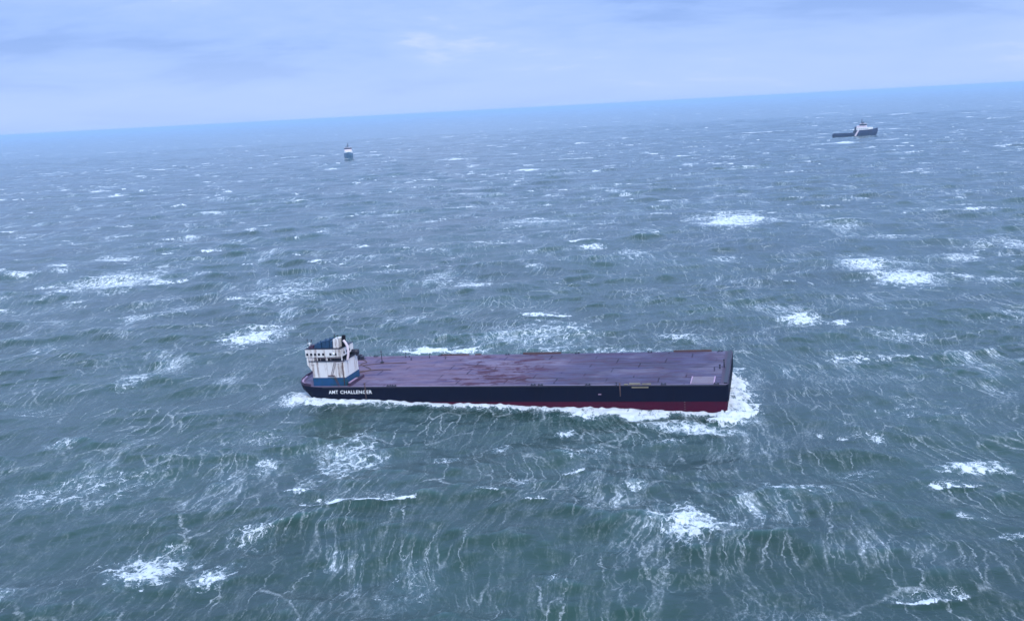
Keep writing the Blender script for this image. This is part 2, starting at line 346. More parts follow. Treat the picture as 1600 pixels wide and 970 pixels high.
# lace: warped cell borders
wl = g.noise(wind0, 0.35, 3, 0.6, color=True)
lv = g.vmath('ADD', wind0, g.vmath('MULTIPLY', g.vmath('SUBTRACT', wl, (0.5, 0.5, 0.5)), (5.5, 9, 0)))
def cells(scale, sy):
    v = g.n('ShaderNodeTexVoronoi', feature='DISTANCE_TO_EDGE', voronoi_dimensions='2D'); g.set(v.inputs['Vector'], g.mapping(lv, scale=(1, sy, 1))); v.inputs['Scale'].default_value = scale
    return v.outputs['Distance']
v1, v2 = cells(0.33, 0.5), cells(0.85, 0.6)
patchn = g.noise(wind0, 0.22, 5, 0.65)
lw = g.math('ADD', aL, g.math('MULTIPLY', g.math('SUBTRACT', patchn, 0.5), 1.6))
th1 = g.math('MULTIPLY', g.ss(lw, 0.15, 1.15), 0.20)
L1 = g.math('SUBTRACT', 1.0, g.ss(g.math('DIVIDE', v1, g.math('ADD', th1, 0.001)), 0.25, 1.0))
L2 = g.math('SUBTRACT', 1.0, g.ss(g.math('DIVIDE', v2, g.math('ADD', g.math('MULTIPLY', th1, 1.1), 0.001)), 0.2, 1.0))
Lm = g.math('MULTIPLY', g.math('MAXIMUM', L1, g.math('MULTIPLY', L2, 0.5)), g.ss(aL, 0.03, 0.25))
# wind streaks
def ridged(sx, sy, scale, det, pw, loc=(0, 0, 0)):
    n = g.noise(g.mapping(wind, scale=(sx, sy, 1), loc=loc), scale, det, 0.62, 0.25)
    r = g.math('SUBTRACT', 1.0, g.math('ABSOLUTE', g.math('MULTIPLY', g.math('SUBTRACT', n, 0.5), 4.0)), clamp=True)
    return g.math('POWER', r, pw)
s1 = ridged(1, 0.13, 0.17, 3, 16.0); s2 = ridged(1, 0.24, 0.42, 3, 15.0, (31, 7, 0))
sm = g.ss(g.noise(g.mapping(flat, loc=(50, 10, 0)), 0.017, 3, 0.55), 0.46, 0.68)
sm2 = g.ss(g.noise(g.mapping(wind, scale=(1, 0.35, 1)), 0.10, 4, 0.6), 0.44, 0.66)
brk = g.ss(g.noise(g.mapping(wind0, scale=(1, 0.6, 1)), 1.5, 5, 0.75), 0.44, 0.62)
St = g.math('MULTIPLY', g.math('MULTIPLY', g.math('ADD', g.math('MULTIPLY', s1, 1.0), g.math('MULTIPLY', s2, 0.9)), g.math('ADD', 0.09, g.math('MULTIPLY', g.math('MULTIPLY', sm, sm2), 1.2))), g.math('ADD', 0.32, g.math('MULTIPLY', brk, 0.9)))
# thin random threads seen everywhere
def threads(scale, sy, wrp):
    n_ = g.noise(wind0, 0.12, 5, 0.68, color=True)
    vv = g.vmath('ADD', wind, g.vmath('MULTIPLY', g.vmath('SUBTRACT', n_, (0.5, 0.5, 0.5)), (wrp, wrp * 1.4, 0)))
    v = g.n('ShaderNodeTexVoronoi', feature='DISTANCE_TO_EDGE', voronoi_dimensions='2D'); g.set(v.inputs['Vector'], g.mapping(vv, scale=(1, sy, 1))); v.inputs['Scale'].default_value = scale
    return v.outputs['Distance']
v3 = threads(0.14, 0.20, 6); v4 = threads(0.34, 0.16, 4)
thr = g.math('MULTIPLY', g.math('SUBTRACT', 1.0, g.ss(v3, 0.0, 0.034)), g.math('MULTIPLY', g.math('ADD', 0.25, g.math('MULTIPLY', brk, 0.75)), g.ss(g.noise(wind0, 0.05, 4, 0.6), 0.42, 0.62)))
thr = g.math('MAXIMUM', thr, g.math('MULTIPLY', g.math('SUBTRACT', 1.0, g.ss(v4, 0.0, 0.075)), g.math('MULTIPLY', g.math('ADD', 0.3, g.math('MULTIPLY', brk, 0.7)), g.ss(g.noise(wind0, 0.035, 4, 0.6), 0.50, 0.64))))
foam = g.math('MAXIMUM', g.math('MAXIMUM', Dm, g.math('MULTIPLY', Lm, 0.80)), g.math('MAXIMUM', g.math('MULTIPLY', St, 0.85), g.math('MULTIPLY', thr, 0.52)), clamp=True)
# submerged bubbles: a faint lighter tint round foam
halo = g.math('ADD', g.math('MULTIPLY', aL, 0.30), g.math('MULTIPLY', g.math('MULTIPLY', sm, sm2), 0.22), clamp=True)
big = g.noise(flat, 0.012, 4, 0.55)
wc = g.mixc(g.ss(big, 0.35, 0.65), (0.011, 0.036, 0.026, 1), (0.017, 0.052, 0.039, 1))
wc = g.mixc(g.ss(aC, 0.35, 0.75), wc, (0.028, 0.078, 0.070, 1))
wc = g.mixc(halo, wc, (0.16, 0.27, 0.33, 1))
g.set(bs.inputs['Base Color'], wc)
bs.inputs['Roughness'].default_value = 0.14; bs.inputs['IOR'].default_value = 1.333
# ripples
b1 = g.noise(g.mapping(wind0, scale=(0.55, 1, 1)), 0.35, 8, 0.62, 0.3); b2 = g.noise(g.mapping(wind0, scale=(0.6, 1, 1), rot=(0, 0, 0.5)), 1.4, 5, 0.65, 0.4)
bh = g.math('ADD', g.math('MULTIPLY', b1, 1.0), g.math('MULTIPLY', b2, 0.30))
bh = g.math('ADD', bh, g.math('MULTIPLY', foam, 0.12))
bp = g.n('ShaderNodeBump'); bp.inputs['Strength'].default_value = 1.0; bp.inputs['Distance'].default_value = 0.30; g.set(bp.inputs['Height'], bh)
g.set(bs.inputs['Normal'], bp.outputs[0])
fm = g.n('ShaderNodeBsdfPrincipled'); fm.inputs['Base Color'].default_value = (0.74, 0.76, 0.77, 1); fm.inputs['Roughness'].default_value = 0.7
bp2 = g.n('ShaderNodeBump'); bp2.inputs['Strength'].default_value = 0.7; bp2.inputs['Distance'].default_value = 0.6
g.set(bp2.inputs['Height'], g.math('ADD', nf, g.math('MULTIPLY', nf2, 0.5))); g.set(fm.inputs['Normal'], bp2.outputs[0])
ms = g.n('ShaderNodeMixShader'); g.set(ms.inputs[0], foam); g.set(ms.inputs[1], bs.outputs[0]); g.set(ms.inputs[2], fm.outputs[0])
g.set(t_.nodes['Material Output'].inputs['Surface'], ms.outputs[0])
me.materials.append(m)

# ------------------------------------------------------------------ haze
def box_mesh(name, lo, hi):
    mm = bpy.data.meshes.new(name)
    v = [(x, y, z) for x in (lo[0], hi[0]) for y in (lo[1], hi[1]) for z in (lo[2], hi[2])]
    mm.from_pydata(v, [], [(0, 1, 3, 2), (4, 6, 7, 5), (0, 4, 5, 1), (2, 3, 7, 6), (0, 2, 6, 4), (1, 5, 7, 3)]); mm.update(); return mm
hz = link(bpy.data.objects.new('haze', box_mesh('haze', (-43500, -43500, -8), (43500, 43500, 84))))
tag(hz, 'thin blue sea haze over the water', 'haze', kind='stuff')
hm = bpy.data.materials.new('haze_air'); hm.use_nodes = True; hm.node_tree.nodes.clear()
pv = hm.node_tree.nodes.new('ShaderNodeVolumePrincipled'); ho = hm.node_tree.nodes.new('ShaderNodeOutputMaterial')
pv.inputs['Color'].default_value = (0.56, 0.76, 1.0, 1); pv.inputs['Density'].default_value = 0.000110; pv.inputs['Anisotropy'].default_value = 0.0
hm.node_tree.links.new(pv.outputs[0], ho.inputs['Volume']); hz.data.materials.append(hm)

# ------------------------------------------------------------------ materials
def paint(name, col, rough=0.5, var=0.12, rust=0.0, rust_col=(0.10, 0.035, 0.018, 1), streak=False, scale=0.35, metal=0.0, col2=None, lo=0.52):
    m, t, b = newmat(name); g = G(t)
    tc = g.n('ShaderNodeTexCoord').outputs['Object']
    n = g.noise(tc, scale, 6, 0.6)
    dark = tuple(c * (1 - var * 2) for c in col[:3]) + (1,)
    c = g.mixc(n, dark, tuple(min(1, c * (1 + var)) for c in col[:3]) + (1,))
    if col2: c = g.mixc(g.ss(g.noise(tc, 0.06, 4, 0.6), 0.42, 0.62), c, col2)
    if rust:
        v = g.mapping(tc, scale=(1, 1, 0.12)) if streak else tc
        r = g.noise(v, 0.9 if streak else 0.5, 7, 0.68, 0.4)
        c = g.mixc(g.math('MULTIPLY', g.ss(r, lo, lo + 0.16), rust), c, rust_col)
    g.set(b.inputs['Base Color'], c); b.inputs['Roughness'].default_value = rough; b.inputs['Metallic'].default_value = metal
    bpn = g.n('ShaderNodeBump'); bpn.inputs['Strength'].default_value = 0.25; bpn.inputs['Distance'].default_value = 0.08
    g.set(bpn.inputs['Height'], g.noise(tc, 1.8, 5, 0.6)); g.set(b.inputs['Normal'], bpn.outputs[0])
    return m
M = {}
def dull(m): m.node_tree.nodes['Principled BSDF'].inputs['Specular IOR Level'].default_value = 0.04; return m
M['topside'] = paint('hull_topside_paint', (0.0015, 0.0018, 0.014), 0.6, 0.3, 0.35, (0.010, 0.004, 0.010, 1), True, 0.12); dull(M['topside'])
M['boot'] = paint('antifouling_paint', (0.060, 0.001, 0.016), 0.55, 0.25, 0.55, (0.035, 0.006, 0.022, 1), True, 0.2); dull(M['boot'])
M['white'] = paint('white_paint', (0.74, 0.71, 0.69), 0.55, 0.05, 0.85, (0.20, 0.09, 0.045, 1), True, 0.5, lo=0.545)
def stains(m, xs, depth=0.78):
    t = m.node_tree; g = G(t); b = t.nodes['Principled BSDF']; src = b.inputs['Base Color'].links[0].from_socket
    tc = g.n('ShaderNodeTexCoord').outputs['Object']; sp = g.n('ShaderNodeSeparateXYZ'); g.set(sp.inputs[0], tc)
    wob = g.math('MULTIPLY', g.math('SUBTRACT', g.noise(tc, 0.8, 3), 0.5), 0.7)
    tot = 0.0
    for x, wd_, s in xs:
        d = g.math('ABSOLUTE', g.math('SUBTRACT', g.math('ADD', sp.outputs[0], wob), x - 60.0))
        tot = g.math('MAXIMUM', tot, g.ss(d, 0.0, wd_, s, 0.0))
    n = g.ss(g.noise(g.mapping(tc, scale=(1, 1, 0.35)), 1.6, 6, 0.7), 0.30, 0.62)
    f = g.math('MULTIPLY', g.math('MULTIPLY', tot, n), g.math('MULTIPLY', g.math('SUBTRACT', 1.0, g.ss(sp.outputs[1], -16.2, -15.0)), depth))
    g.set(b.inputs['Base Color'], g.mixc(f, src, (0.13, 0.05, 0.028, 1)))
stains(M['white'], [(3.3, 0.7, 0.9), (4.9, 0.55, 1.0), (10.4, 0.4, 0.5), (11.3, 0.6, 0.9), (12.4, 0.9, 1.0), (7.7, .35, .5)])
M['blackpaint_shade'] = dull(paint('black_paint_and_shade', (0.006, 0.004, 0.006), 0.7, 0.2))  # exhaust stack paint, also used as painted shade in the gallery
M['clean_white'] = paint('white_lettering_paint', (0.85, 0.84, 0.82), 0.5, 0.02)
M['blue'] = paint('blue_paint', (0.001, 0.060, 0.17), 0.5, 0.2, 0.9, (0.003, 0.050, 0.060, 1), False, 0.3, lo=0.46)
M['roofblue'] = paint('roof_blue_paint', (0.003, 0.045, 0.115), 0.6, 0.3, 0.8, (0.003, 0.008, 0.03, 1), False, 0.9)
M['dark'] = paint('dark_steel', (0.018, 0.014, 0.030), 0.5, 0.3)
M['darkred'] = paint('dark_red_rail_paint', (0.05, 0.012, 0.040), 0.5, 0.3, 0.3)
M['glass'] = paint('window_glass', (0.010, 0.012, 0.02), 0.12, 0.1)
M['rustpipe'] = paint('rusted_steel', (0.11, 0.055, 0.05), 0.7, 0.35, 0.5)
M['pink'] = paint('faded_pink_paint', (0.48, 0.30, 0.42), 0.6, 0.2, 0.4)
M['tan'] = paint('weathered_tan_board', (0.24, 0.20, 0.13), 0.7, 0.3, 0.4)
M['patch'] = paint('grey_pink_plate', (0.20, 0.15, 0.19), 0.7, 0.12, 0.3)
M['navy'] = paint('navy_paint', (0.001, 0.008, 0.055), 0.4, 0.1)
M['teal'] = paint('teal_blue_paint', (0.05, 0.13, 0.21), 0.4, 0.1)
M['buff'] = paint('pinkish_white_paint', (0.75, 0.62, 0.66), 0.5, 0.05)
M['deckgreen'] = paint('dark_work_deck', (0.02, 0.03, 0.05), 0.7, 0.1)
M['orange'] = paint('orange_paint', (0.6, 0.12, 0.03), 0.5, 0.1)

# main deck plating: weathered violet-grey with seams, scuffs and rust
def deck_material():
    m, t, b = newmat('deck_plating'); g = G(t)
    tc = g.n('ShaderNodeTexCoord').outputs['Object']
    # faded violet toward the house, greyer blue toward the square end
    sp = g.n('ShaderNodeSeparateXYZ'); g.set(sp.inputs[0], tc)
    gx = g.ss(g.math('ADD', sp.outputs[0], g.math('MULTIPLY', g.math('SUBTRACT', g.noise(tc, 0.05, 3), 0.5), 50)), -20, 30)
    c = g.mixc(gx, (0.190, 0.122, 0.172, 1), (0.070, 0.055, 0.092, 1))
    mott = g.noise(g.mapping(tc, scale=(0.25, 1, 1)), 0.35, 6, 0.65, 0.5)
    c = g.mixc(g.ss(mott, 0.35, 0.62), g.mixc(0.6, c, (0.10, 0.085, 0.17, 1)), c)
    # greyish pale areas
    pale = g.ss(g.noise(g.mapping(tc, scale=(0.6, 1, 1), loc=(4, 9, 0)), 0.09, 4, 0.6), 0.50, 0.66)
    c = g.mixc(g.math('MULTIPLY', pale, 0.25), c, (0.33, 0.28, 0.36, 1))
    # plate seams
    br = g.n('ShaderNodeTexBrick'); g.set(br.inputs['Vector'], g.vmath('ADD', tc, g.vmath('MULTIPLY', g.noise(tc, 0.4, 3, color=True), (0.5, 0.5, 0))))
    br.inputs['Scale'].default_value = 1.0; br.inputs['Brick Width'].default_value = 14.0; br.inputs['Row Height'].default_value = 5.2
    br.inputs['Mortar Size'].default_value = 0.24; br.inputs['Mortar Smooth'].default_value = 0.3; br.inputs['Bias'].default_value = 0.0
    br.inputs['Color1'].default_value = (1, 1, 1, 1); br.inputs['Color2'].default_value = (0.90, 0.90, 0.93, 1); br.inputs['Mortar'].default_value = (0.22, 0.18, 0.26, 1)
    sm = g.ss(g.noise(tc, 0.12, 3), 0.38, 0.6)
    c = g.mixc(g.math('MULTIPLY', sm, 1.0), c, g.mixc(1.0, c, br.outputs['Color'], 'MULTIPLY'))
    # red-brown scars, long in one direction
    sv = g.mapping(tc, rot=(0, 0, math.radians(-38)), scale=(0.34, 0.9, 1))
    sn = g.noise(sv, 0.36, 7, 0.72, 0.9)
    zone = g.math('MAXIMUM', g.ss(g.math('ABSOLUTE', g.math('SUBTRACT', sp.outputs[0], -5)), 6, 26, 1.0, 0.0), 0.35)
    sc_ = g.math('MULTIPLY', g.ss(sn, 0.515, 0.565), zone)
    c = g.mixc(g.math('MULTIPLY', sc_, 0.95), c, (0.075, 0.022, 0.045, 1))
    big = g.noise(g.mapping(tc, rot=(0, 0, math.radians(-42)), scale=(0.5, 1.0, 1), loc=(3, 8, 0)), 0.20, 8, 0.72, 1.2)
    z2 = g.math('MULTIPLY', g.ss(g.math('ABSOLUTE', g.math('SUBTRACT', sp.outputs[0], -6)), 8, 20, 1.0, 0.0), g.ss(sp.outputs[1], 2, 10, 1.0, 0.15))
    c = g.mixc(g.math('MULTIPLY', g.ss(big, 0.535, 0.565), g.math('MULTIPLY', z2, 0.9)), c, (0.055, 0.012, 0.022, 1))
    # scuffs across
    s2 = g.noise(g.mapping(tc, rot=(0, 0, math.radians(62)), scale=(0.2, 1.8, 1), loc=(7, 3, 0)), 0.30, 6, 0.65, 0.6)
    c = g.mixc(g.math('MULTIPLY', g.ss(s2, 0.57, 0.64), 0.7), c, (0.07, 0.05, 0.13, 1))
    # a worn pale line along the near gunwale
    c = g.mixc(g.math('MULTIPLY', g.ss(sp.outputs[1], -17.1, -17.5), 0.5), c, (0.42, 0.36, 0.46, 1))
    g.set(b.inputs['Base Color'], c)
    g.set(b.inputs['Roughness'], g.ss(mott, 0.3, 0.7, 0.75, 0.95)); b.inputs['Specular IOR Level'].default_value = 0.25
    bp_ = g.n('ShaderNodeBump'); bp_.inputs['Strength'].default_value = 0.5; bp_.inputs['Distance'].default_value = 0.15
    g.set(bp_.inputs['Height'], g.math('ADD', g.noise(tc, 0.6, 6), g.math('MULTIPLY', br.outputs['Fac'], -0.3))); g.set(b.inputs['Normal'], bp_.outputs[0])
    return m
M['deck'] = deck_material()

# ------------------------------------------------------------------ mesh builder
class MB:
    def __init__(s): s.v = []; s.f = []; s.sm = []
    def add(s, vs, fs, smooth=False):
        b = len(s.v); s.v += [tuple(map(float, p)) for p in vs]; s.f += [tuple(b + k for k in q) for q in fs]; s.sm += [smooth] * len(fs); return s
    def box(s, x0, x1, y0, y1, z0, z1, tx=0, ty=0):      # tx, ty: how much the top draws in
        vs = [(x0, y0, z0), (x1, y0, z0), (x1, y1, z0), (x0, y1, z0), (x0 + tx, y0 + ty, z1), (x1 - tx, y0 + ty, z1), (x1 - tx, y1 - ty, z1), (x0 + tx, y1 - ty, z1)]
        return s.add(vs, [(3, 2, 1, 0), (4, 5, 6, 7), (0, 1, 5, 4), (1, 2, 6, 5), (2, 3, 7, 6), (3, 0, 4, 7)])
    def prism(s, poly, z0, z1):                          # plan polygon, counter-clockwise
        n = len(poly); vs = [(x, y, z0) for x, y in poly] + [(x, y, z1) for x, y in poly]
        return s.add(vs, [tuple(range(n - 1, -1, -1)), tuple(range(n, 2 * n))] + [(k, (k + 1) % n, n + (k + 1) % n, n + k) for k in range(n)])
    def loft(s, rings, cap=True, smooth=False):
        n = len(rings[0]); vs = [p for r in rings for p in r]; fs = []
        for a in range(len(rings) - 1):
            fs += [(a * n + k, a * n + (k + 1) % n, (a + 1) * n + (k + 1) % n, (a + 1) * n + k) for k in range(n)]
        if cap: fs += [tuple(range(n - 1, -1, -1)), tuple((len(rings) - 1) * n + k for k in range(n))]
        return s.add(vs, fs, smooth)
    def tube(s, pts, r, n=8, taper=1.0):
        pts = [Vector(p) for p in pts]; rings = []
        for k, p in enumerate(pts):
            d = (pts[min(k + 1, len(pts) - 1)] - pts[max(k - 1, 0)]).normalized()
            a = d.orthogonal().normalized() if k == 0 else (a - d * a.dot(d)).normalized()
            b = d.cross(a); rr_ = r * (1 + (taper - 1) * k / max(1, len(pts) - 1))
            rings.append([tuple(p + a * math.cos(2 * math.pi * q / n) * rr_ + b * math.sin(2 * math.pi * q / n) * rr_) for q in range(n)])
        return s.loft(rings, True, n > 5)
    def build(s, name, mat, parent=None, shift=(0, 0, 0), label=None, bevel=0):
        me_ = bpy.data.meshes.new(name); me_.from_pydata([(x - shift[0], y - shift[1], z - shift[2]) for x, y, z in s.v], [], s.f)
        me_.polygons.foreach_set('use_smooth', s.sm); me_.update()
        o = link(bpy.data.objects.new(name, me_)); me_.materials.append(mat)
        if parent is not None: o.parent = parent
        if label: o['label'] = label
        if bevel:
            bm_ = o.modifiers.new('bevel', 'BEVEL'); bm_.width = bevel; bm_.segments = 2; bm_.limit_method = 'ANGLE'
        return o
def empty(name, mw):
    o = link(bpy.data.objects.new(name, None)); o.matrix_world = mw; return o

# ------------------------------------------------------------------ barge (axes: x toward the square end, y away from the camera, z = 0 on deck)
SH = (60.0, 17.75, -9.6)
base = PC + U * SH[0] + W_ * SH[1] + Nn * SH[2]
mw = Matrix(((U[0], W_[0], Nn[0], base[0]), (U[1], W_[1], Nn[1], base[1]), (U[2], W_[2], Nn[2], base[2]), (0, 0, 0, 1)))
barge = empty('flat_deck_barge', mw)
tag(barge, 'long flat-decked barge with violet deck, black and red hull and white-and-blue deckhouse', 'barge')
def bb(mb, name, mat, parent=barge, **k): return mb.build(name, M[mat] if isinstance(mat, str) else mat, parent, SH, **k)
STERN = [(5, 0), (2, 0.5), (-0.6, 1.6), (-2.6, 3.6), (-3.9, 6.6), (-4.6, 10.5), (-4.9, 15), (-4.9, 20.5), (-4.6, 25), (-3.9, 29), (-2.6, 32), (-0.6, 34), (2, 35.0), (5, 35.5)]
def outline(rake, inset=0.0, end=120.0):
    pts = []
    for x, y in STERN:
        wgt = (5 - x) / 9.9
        pts.append((x + rake * wgt + inset * wgt, min(max(y, inset), 35.5 - inset)))
    pts += [(30, 35.5 - inset), (60, 35.5 - inset), (90, 35.5 - inset), (end - 0.5, 35.5 - inset), (end, 35.0 - inset), (end, 0.5 + inset), (end - 0.5, inset), (90, inset), (60, inset), (30, inset)]
    return pts[::-1]                                     # counter-clockwise seen from above
def ring(z, rake, inset=0.0, end=120.0): return [(x, y, z) for x, y in outline(rake, inset, end)]
mb = MB(); mb.loft([ring(-4.5, 5.2), ring(-3.2, 3.0), ring(-1.6, 0.8), ring(-0.03, 0.0)]); bb(mb, 'hull', 'topside')
mb = MB(); mb.loft([ring(-9.6, 15.0, 0.5, 118.6), ring(-7.5, 11.0, 0.12, 119.5), ring(-4.51, 5.25, 0.06, 119.7)]); bb(mb, 'hull_bottom', 'boot', label='dark red underwater hull paint')
mb = MB(); mb.loft([[(x, y, -0.02) for x, y in outline(0, 0.12)], [(x, y, 0.03) for x, y in outline(0, 0.12)]]); bb(mb, 'deck', M['deck'])
# rubbing strake and gunwale lip
bb(MB().box(6, 119.4, -0.10, 0.0, -0.32, -0.02), 'gunwale_strake', 'dark'); bb(MB().box(6, 119.4, 35.5, 35.6, -0.32, -0.02), 'gunwale_strake', 'dark')
# vertical side details
for x in (19.6, 26.0, 44, 56.5, 70.5, 83.0, 95.5, 108): bb(MB().box(x, x + 0.16, -0.06, 0.0, -4.4, -0.34), 'rubbing_strip', 'topside')
# end coaming and corner
mb = MB(); mb.box(118.9, 119.8, 0.6, 35.0, 0.03, 0.42); bb(mb, 'end_coaming', M['dark'])
mb = MB(); mb.box(118.0, 118.85, 0.6, 35.0, 0.031, 0.10); bb(mb, 'coaming_plate', 'darkred')
# stern bulwark
blp = [(3.2, 0.28)] + [(x, y) for x, y in STERN[1:-1]] + [(3.2, 35.2)]
def wall_along(mb, pts, th, z0, z1):
    cx_, cy_ = 12, 17.7
    for (a, b), (c, d) in zip(pts[:-1], pts[1:]):
        v = Vector((c - a, d - b)); n_ = Vector((v.y, -v.x)).normalized() * th
        if n_.dot(Vector((cx_ - a, cy_ - b))) < 0: n_ = -n_
        mb.add([(a, b, z0), (c, d, z0), (c + n_.x, d + n_.y, z0), (a + n_.x, b + n_.y, z0), (a, b, z1), (c, d, z1), (c + n_.x, d + n_.y, z1), (a + n_.x, b + n_.y, z1)],
               [(3, 2, 1, 0), (4, 5, 6, 7), (0, 1, 5, 4), (1, 2, 6, 5), (2, 3, 7, 6), (3, 0, 4, 7)])
mb = MB(); wall_along(mb, blp[1:], 0.25, -0.01, 0.75); bb(mb, 'stern_bulwark', 'darkred')
mb = MB(); wall_along(mb, [(x + 0.35 * (1 if x < 2 else 0), y) for x, y in blp[2:6]], 0.5, 0.05, 0.5); bb(mb, 'mooring_roller', 'pink')
# name on the near side
def lettering(word, x0, wdt):
    cu = bpy.data.curves.new('name_curve', 'FONT'); cu.body = word; cu.size = 1.75; cu.extrude = 0.02; cu.space_character = 1.08; cu.offset = 0.015; cu.resolution_u = 2
    tmp = bpy.data.objects.new('name_tmp', cu); sc.collection.objects.link(tmp)
    dg = bpy.context.evaluated_depsgraph_get(); nm = bpy.data.meshes.new_from_object(tmp.evaluated_get(dg)); nm.name = 'ship_name'
    bpy.data.objects.remove(tmp)
    co = np.zeros(len(nm.vertices) * 3, dtype=np.float32); nm.vertices.foreach_get('co', co); co = co.reshape(-1, 3)
    xs = (co[:, 0] - co[:, 0].min()) / (co[:, 0].max() - co[:, 0].min()) * wdt + x0
    zs = co[:, 1] / co[:, 1].max() * 1.0 - 2.02
    newc = np.stack([xs - SH[0], -0.045 - co[:, 2] - SH[1], zs - SH[2]], -1).astype(np.float32)
    nm.vertices.foreach_set('co', newc.ravel()); nm.update(); nm.materials.clear(); nm.materials.append(M['clean_white'])
    no = link(bpy.data.objects.new('ship_name', nm)); no.parent = barge; no['label'] = 'white letters reading ' + word
lettering('AMT', 7.9, 2.9); lettering('CHALLENGER', 11.5, 9.8)
# draught marks and overboard pipes
bb(MB().box(86.2, 87.0, -0.05, 0, -2.6, -2.35), 'draught_mark', 'pink')
for k in range(6): bb(MB().box(108.6, 108.95, -0.05, 0, -8.0 + k * 0.65, -7.78 + k * 0.65), 'draught_mark', 'rustpipe')
for x, z1, z0, mt in ((19.4, 1.2, -3.6, 'rustpipe'), (92.1, 0.7, -3.0, 'rustpipe'), (91.2, 0.9, -0.4, 'dark')):
    mb = MB(); mb.tube([(x, -0.22, z0), (x, -0.22, z1)], 0.14 if mt == 'rustpipe' else 0.09, 8); mb.box(x - 0.25, x + 0.25, -0.35, 0.1, z1 - 0.25, z1 - 0.1)
    bb(mb, 'overboard_pipe', mt)
# fairleads on both edges
def fairlead(x, y, L=1.4):
    mb = MB(); mb.box(x - L / 2, x + L / 2, y - 0.3, y + 0.3, 0.03, 0.18)
    for s_ in (-1, 1): mb.tube([(x + s_ * L * 0.3, y, 0.15), (x + s_ * L * 0.3, y, 0.40)], 0.13, 10); mb.tube([(x + s_ * L * 0.3, y, 0.40), (x + s_ * L * 0.3, y, 0.47)], 0.18, 10)
    bb(mb, 'bollard', 'dark')
for x in (26.5, 28.0, 68.5, 70.5, 83.5, 103.5, 117.0): fairlead(x, 0.45)
for x in (8, 30, 52, 74, 96, 116.5): fairlead(x, 34.9)
for x0, x1 in ((26, 28.4), (69, 72.4)): bb(MB().box(x0, x1, -0.14, 0.02, -0.9, -0.33), 'fender', 'topside')
# stacked boards on the near edge
for q in ((94.5, 97.4, 0.25, 0.9, 0.03, 0.35), (97.9, 100.2, 0.2, 0.7, 0.03, 0.28), (93.2, 94.2, -0.05, 0.5, 0.03, 0.22), (95.2, 99.6, -0.16, -0.10, -0.75, -0.40)): bb(MB().box(*q), 'edge_board', 'tan')
# rectangular ramp plate with pale ends
mb = MB(); mb.box(110.6, 116.2, 0.8, 7.4, 0.032, 0.16); bb(mb, 'ramp_plate', 'patch')
for x in (110.3, 116.2): bb(MB().box(x, x + .3, 0.8, 7.4, 0.032, 0.24), 'ramp_plate_edge', 'pink')
# posts near the square end
for x, y, hh in ((117.2, 15.8, 1.2), (118.3, 17.0, 2.3)):
    mb = MB(); mb.tube([(x, y, 0.03), (x, y, hh)], 0.16, 8); mb.box(x - 0.3, x + 0.3, y - 0.3, y + 0.3, 0.031, 0.12); mb.box(x - 0.25, x + 0.25, y - 0.12, y + 0.12, hh - 0.3, hh); bb(mb, 'deck_post', 'dark')
# low battens along the far edge
for x0, x1, h_ in ((30, 39.5, .5), (41.5, 43.5, .45), (57, 69, .6), (103, 114, .6)): bb(MB().box(x0, x1, 34.9, 35.2, 0.03, h_), 'edge_batten', 'rustpipe')
# far-side hand rail
def rail(x0, x1, y, hgt, step, mat='rustpipe'):
    mb = MB(); n_ = int((x1 - x0) / step)
    for k in range(n_ + 1):
        x = x0 + (x1 - x0) * k / n_; mb.tube([(x, y, 0.03), (x + random.uniform(-.06, .06), y, hgt * random.uniform(.85, 1.05))], 0.035, 5)
    for q in (0.55, 1.0): mb.tube([(x0, y, hgt * q - .03), (x1, y, hgt * q - .03)], 0.014, 4)
    return bb(mb, 'railing', mat)
rail(69, 103, 35.3, 1.1, 2.4, 'dark'); rail(2, 14, 35.0, 1.1, 1.8, 'dark')
# light mast and small davits on the far side
mb = MB(); mb.tube([(13.6, 26.6, 0.03), (13.6, 26.6, 2.4), (13.6, 26.6, 4.3)], 0.13, 8, 0.6); mb.box(13.2, 14.0, 26.2, 27.0, 0.03, 0.5); mb.box(13.3, 13.9, 26.45, 26.75, 3.6, 3.75); bb(mb, 'light_mast', 'dark')
for x, y, hh in ((18.8, 33.5, 1.6), (19.9, 33.8, 1.4), (27.2, 32.5, 1.3), (22.0, 30.0, .9), (33, 31, .6)):
    mb = MB(); mb.tube([(x, y, 0.03), (x, y, hh)], 0.10, 6); mb.tube([(x, y, hh), (x + .5, y - .2, hh - .15)], 0.08, 6); mb.box(x - .2, x + .2, y - .2, y + .2, 0.03, .15); bb(mb, 'vent_pipe', 'dark')
# windlass beyond the house
mb = MB(); mb.tube([(1.0, 31.8, 1.0), (3.6, 31.8, 1.0)], 0.8, 14); mb.box(0.7, 1.0, 30.8, 32.8, 0.03, 1.5); mb.box(3.6, 3.9, 30.8, 32.8, 0.03, 1.5); mb.box(4.0, 5.0, 31.2, 32.4, 0.03, 1.1); mb.box(0.3, 5.4, 30.6, 33.0, 0.031, .15)
bb(mb, 'windlass', 'dark')
